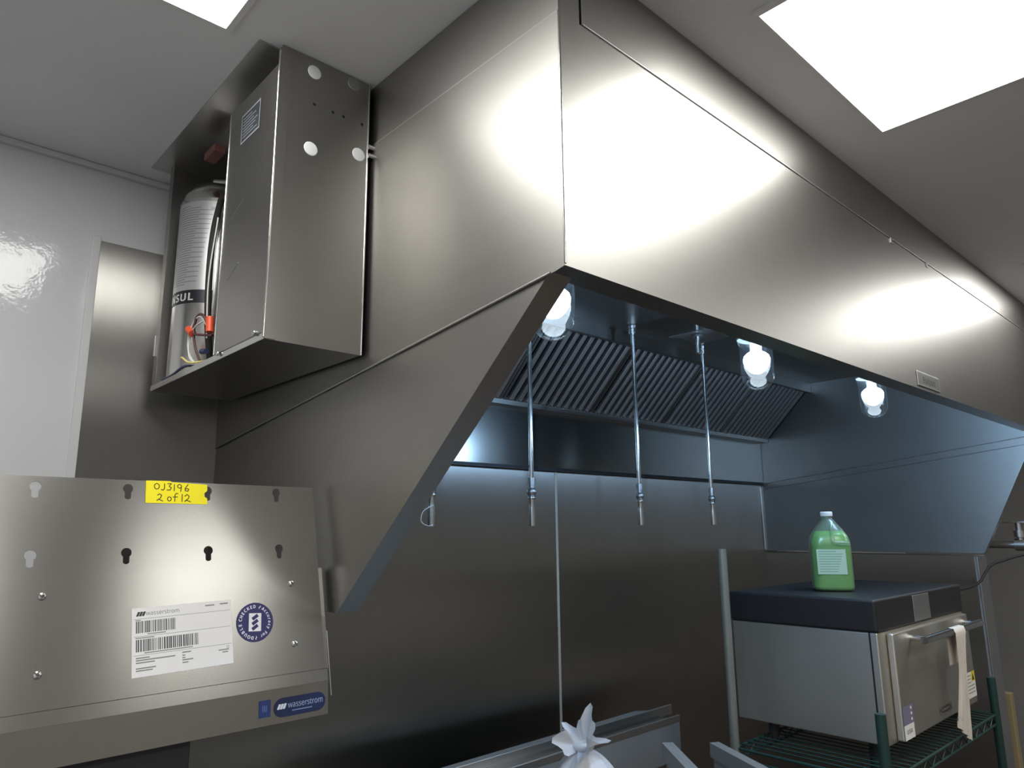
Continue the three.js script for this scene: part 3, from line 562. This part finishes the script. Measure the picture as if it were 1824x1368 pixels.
// cable and pipework at the far right
tag(mesh('power_cable', tube([[2.172, 1.40, 0.9], [2.6, 1.37, 0.98], [3.02, 1.387, 1.045], [3.09, 1.455, 1.075], [3.16, 1.48, 1.12], [3.27, 1.505, 1.2], [3.29, 1.5, 1.6]], 0.006, 40, 8), M.rubber), 'black power cable running from the oven past the wing wall', 'cable');
const gp = thing('gas_pipe', 'grey gas pipe with valve past the far end of the hood', 'pipe', [3.3, 1.545, 0]);
mesh('pipe_run', rod([0, 0, 0.06], [0, 0, 1.6], 0.017), M.castSteel, gp);
mesh('wall_flange', rod([0, 0, 0.004], [0, 0, 0.06], 0.035, 20), M.castSteel, gp);
mesh('riser', rod([0, 0, 1.16], [0, 0.1, 1.16], 0.014), M.castSteel, gp);
mesh('valve', join([new THREE.CylinderGeometry(0.028, 0.028, 0.045, 8).rotateX(Math.PI / 2).translate(0, 0, 1.16), new THREE.CylinderGeometry(0.024, 0.024, 0.03, 8).translate(0, 0.05, 1.16)]), M.castSteel, gp);
mesh('valve_lever', rbox(-0.012, 0.012, 0.1, 0.108, 1.1, 1.2, 0.002), M.satin, gp);
tag(mesh('wooden_board', rbox(3.38, 3.43, 0.0, 0.86, 0.975, 1.012, 0.004), M.wood), 'narrow wooden board standing beside the wing wall', 'board');

// ------------------------------------------------------------------ work table under the hood with loose steel parts and a tied bag
const wt = thing('work_table', 'stainless work table under the hood carrying the channel and white bag', 'table', [0.71, 0, 0.61]);
mesh('table_top', rbox(-0.56, 0.52, 0.775, 0.80, -0.53, 0.54, 0.006), M.hoodInner, wt);
for (const [x, z] of [[-0.5, -0.47], [0.47, -0.47], [-0.5, 0.48], [0.47, 0.48]]) mesh('leg', rod([x, 0, z], [x, 0.775, z], 0.02), M.satin, wt);
const ch = thing('steel_channel', 'long ribbed stainless channel lying under the hood behind the white bag', 'steel part', [0, 0.80, 0]);
mesh('front_face', box(0.3, 1.655, 0.0, 0.148, 0.36, 0.3625), M.film, ch);
mesh('top_face', box(0.3, 1.62, 0.138, 0.1405, 0.285, 0.36), M.shelf, ch);
mesh('rib', rbox(0.3, 1.655, 0.13, 0.152, 0.358, 0.366, 0.002), M.satin, ch);
mesh('rib', rbox(0.3, 1.72, 0.13, 0.165, 0.275, 0.285, 0.002), M.satin, ch);
mesh('rear_ledge', (() => { const g = new THREE.ExtrudeGeometry(polyShape([[0.3, -0.275], [1.70, -0.275], [1.60, -0.20], [0.3, -0.21]]), { depth: 0.002, bevelEnabled: false }); g.rotateX(-Math.PI / 2); g.translate(0, 0.145, 0); return uvMetres(g); })(), M.film, ch);
mesh('foot', box(0.32, 1.6, 0.0, 0.003, 0.22, 0.36), M.satin, ch);
function loosePlate(p, turn, len, label, m) {
  const t = thing('steel_bracket', label, 'steel part', [p[0], 0.801, p[2]], 'loose folded steel parts'); t.rotation.y = turn;
  const h = p[1] - 0.801;
  mesh('web', box(0, len, 0, h - 0.034, -0.012, -0.01), m, t);
  mesh('top_strip', box(0, len, h - 0.034, h, -0.002, 0), M.film, t);
  mesh('fold', join([box(0, len, h - 0.036, h - 0.034, -0.012, 0), box(0, len, h, h + 0.002, -0.03, 0)]), M.film, t);
}
loosePlate([0.946, 1.073, 0.8], -2.25, 0.3, 'dark folded steel bracket below the end of the ribbed channel', M.castSteel);
loosePlate([1.174, 1.029, 0.8], -2.054, 0.36, 'pale folded steel bracket in the bottom foreground, nearest the oven', M.film);
const bg = thing('tied_bag', 'white plastic bag tied in a knot, bottom centre', 'bag', [0.742, 0.801, 0.70]);
{
  const g = new THREE.SphereGeometry(0.11, 48, 32), p = g.attributes.position;
  for (let i = 0; i < p.count; i++) {
    const v = new THREE.Vector3(p.getX(i), p.getY(i), p.getZ(i)), a = Math.atan2(v.z, v.x), h = v.y / 0.11;
    const ruf = 1 + 0.06 * Math.sin(a * 9 + h * 2) * Math.max(0, h) + 0.02 * Math.sin(a * 5 - h * 4);
    p.setXYZ(i, v.x * ruf + 0.02 * (1 - Math.max(0, h)), 0.142 + 0.14 * Math.sign(h) * Math.pow(Math.abs(h), 1.6), v.z * ruf);
  }
  g.computeVertexNormals(); mesh('body', g, M.bag, bg);
  mesh('knot', new THREE.TorusGeometry(0.018, 0.011, 10, 24).rotateX(Math.PI / 2).translate(0, 0.286, 0), M.bag, bg);
  const pos = [], idx = [], n = 48, m = 8;
  for (let j = 0; j <= m; j++) for (let i = 0; i < n; i++) { const a = i / n * Math.PI * 2, t = j / m, r = 0.016 + 0.05 * t * (0.75 + 0.35 * Math.sin(a * 5 + 0.6) + 0.2 * Math.sin(a * 11)), y = 0.0 + 0.075 * t * (0.7 + 0.45 * Math.sin(a * 3 + 1.1)); pos.push(r * Math.cos(a), y, r * Math.sin(a)); }
  for (let j = 0; j < m; j++) for (let i = 0; i < n; i++) { const a = j * n + i, b = j * n + (i + 1) % n, c = a + n, d = b + n; idx.push(a, c, b, b, c, d); }
  const f = new THREE.BufferGeometry(); f.setAttribute('position', new THREE.Float32BufferAttribute(pos, 3)); f.setIndex(idx); f.computeVertexNormals();
  const fr = mesh('frill', f, M.bag, bg); fr.position.y = 0.287; fr.rotation.set(0.1, 0.4, 0.7); fr.scale.set(1, 0.8, 1);
}

renderer.render(scene, camera);
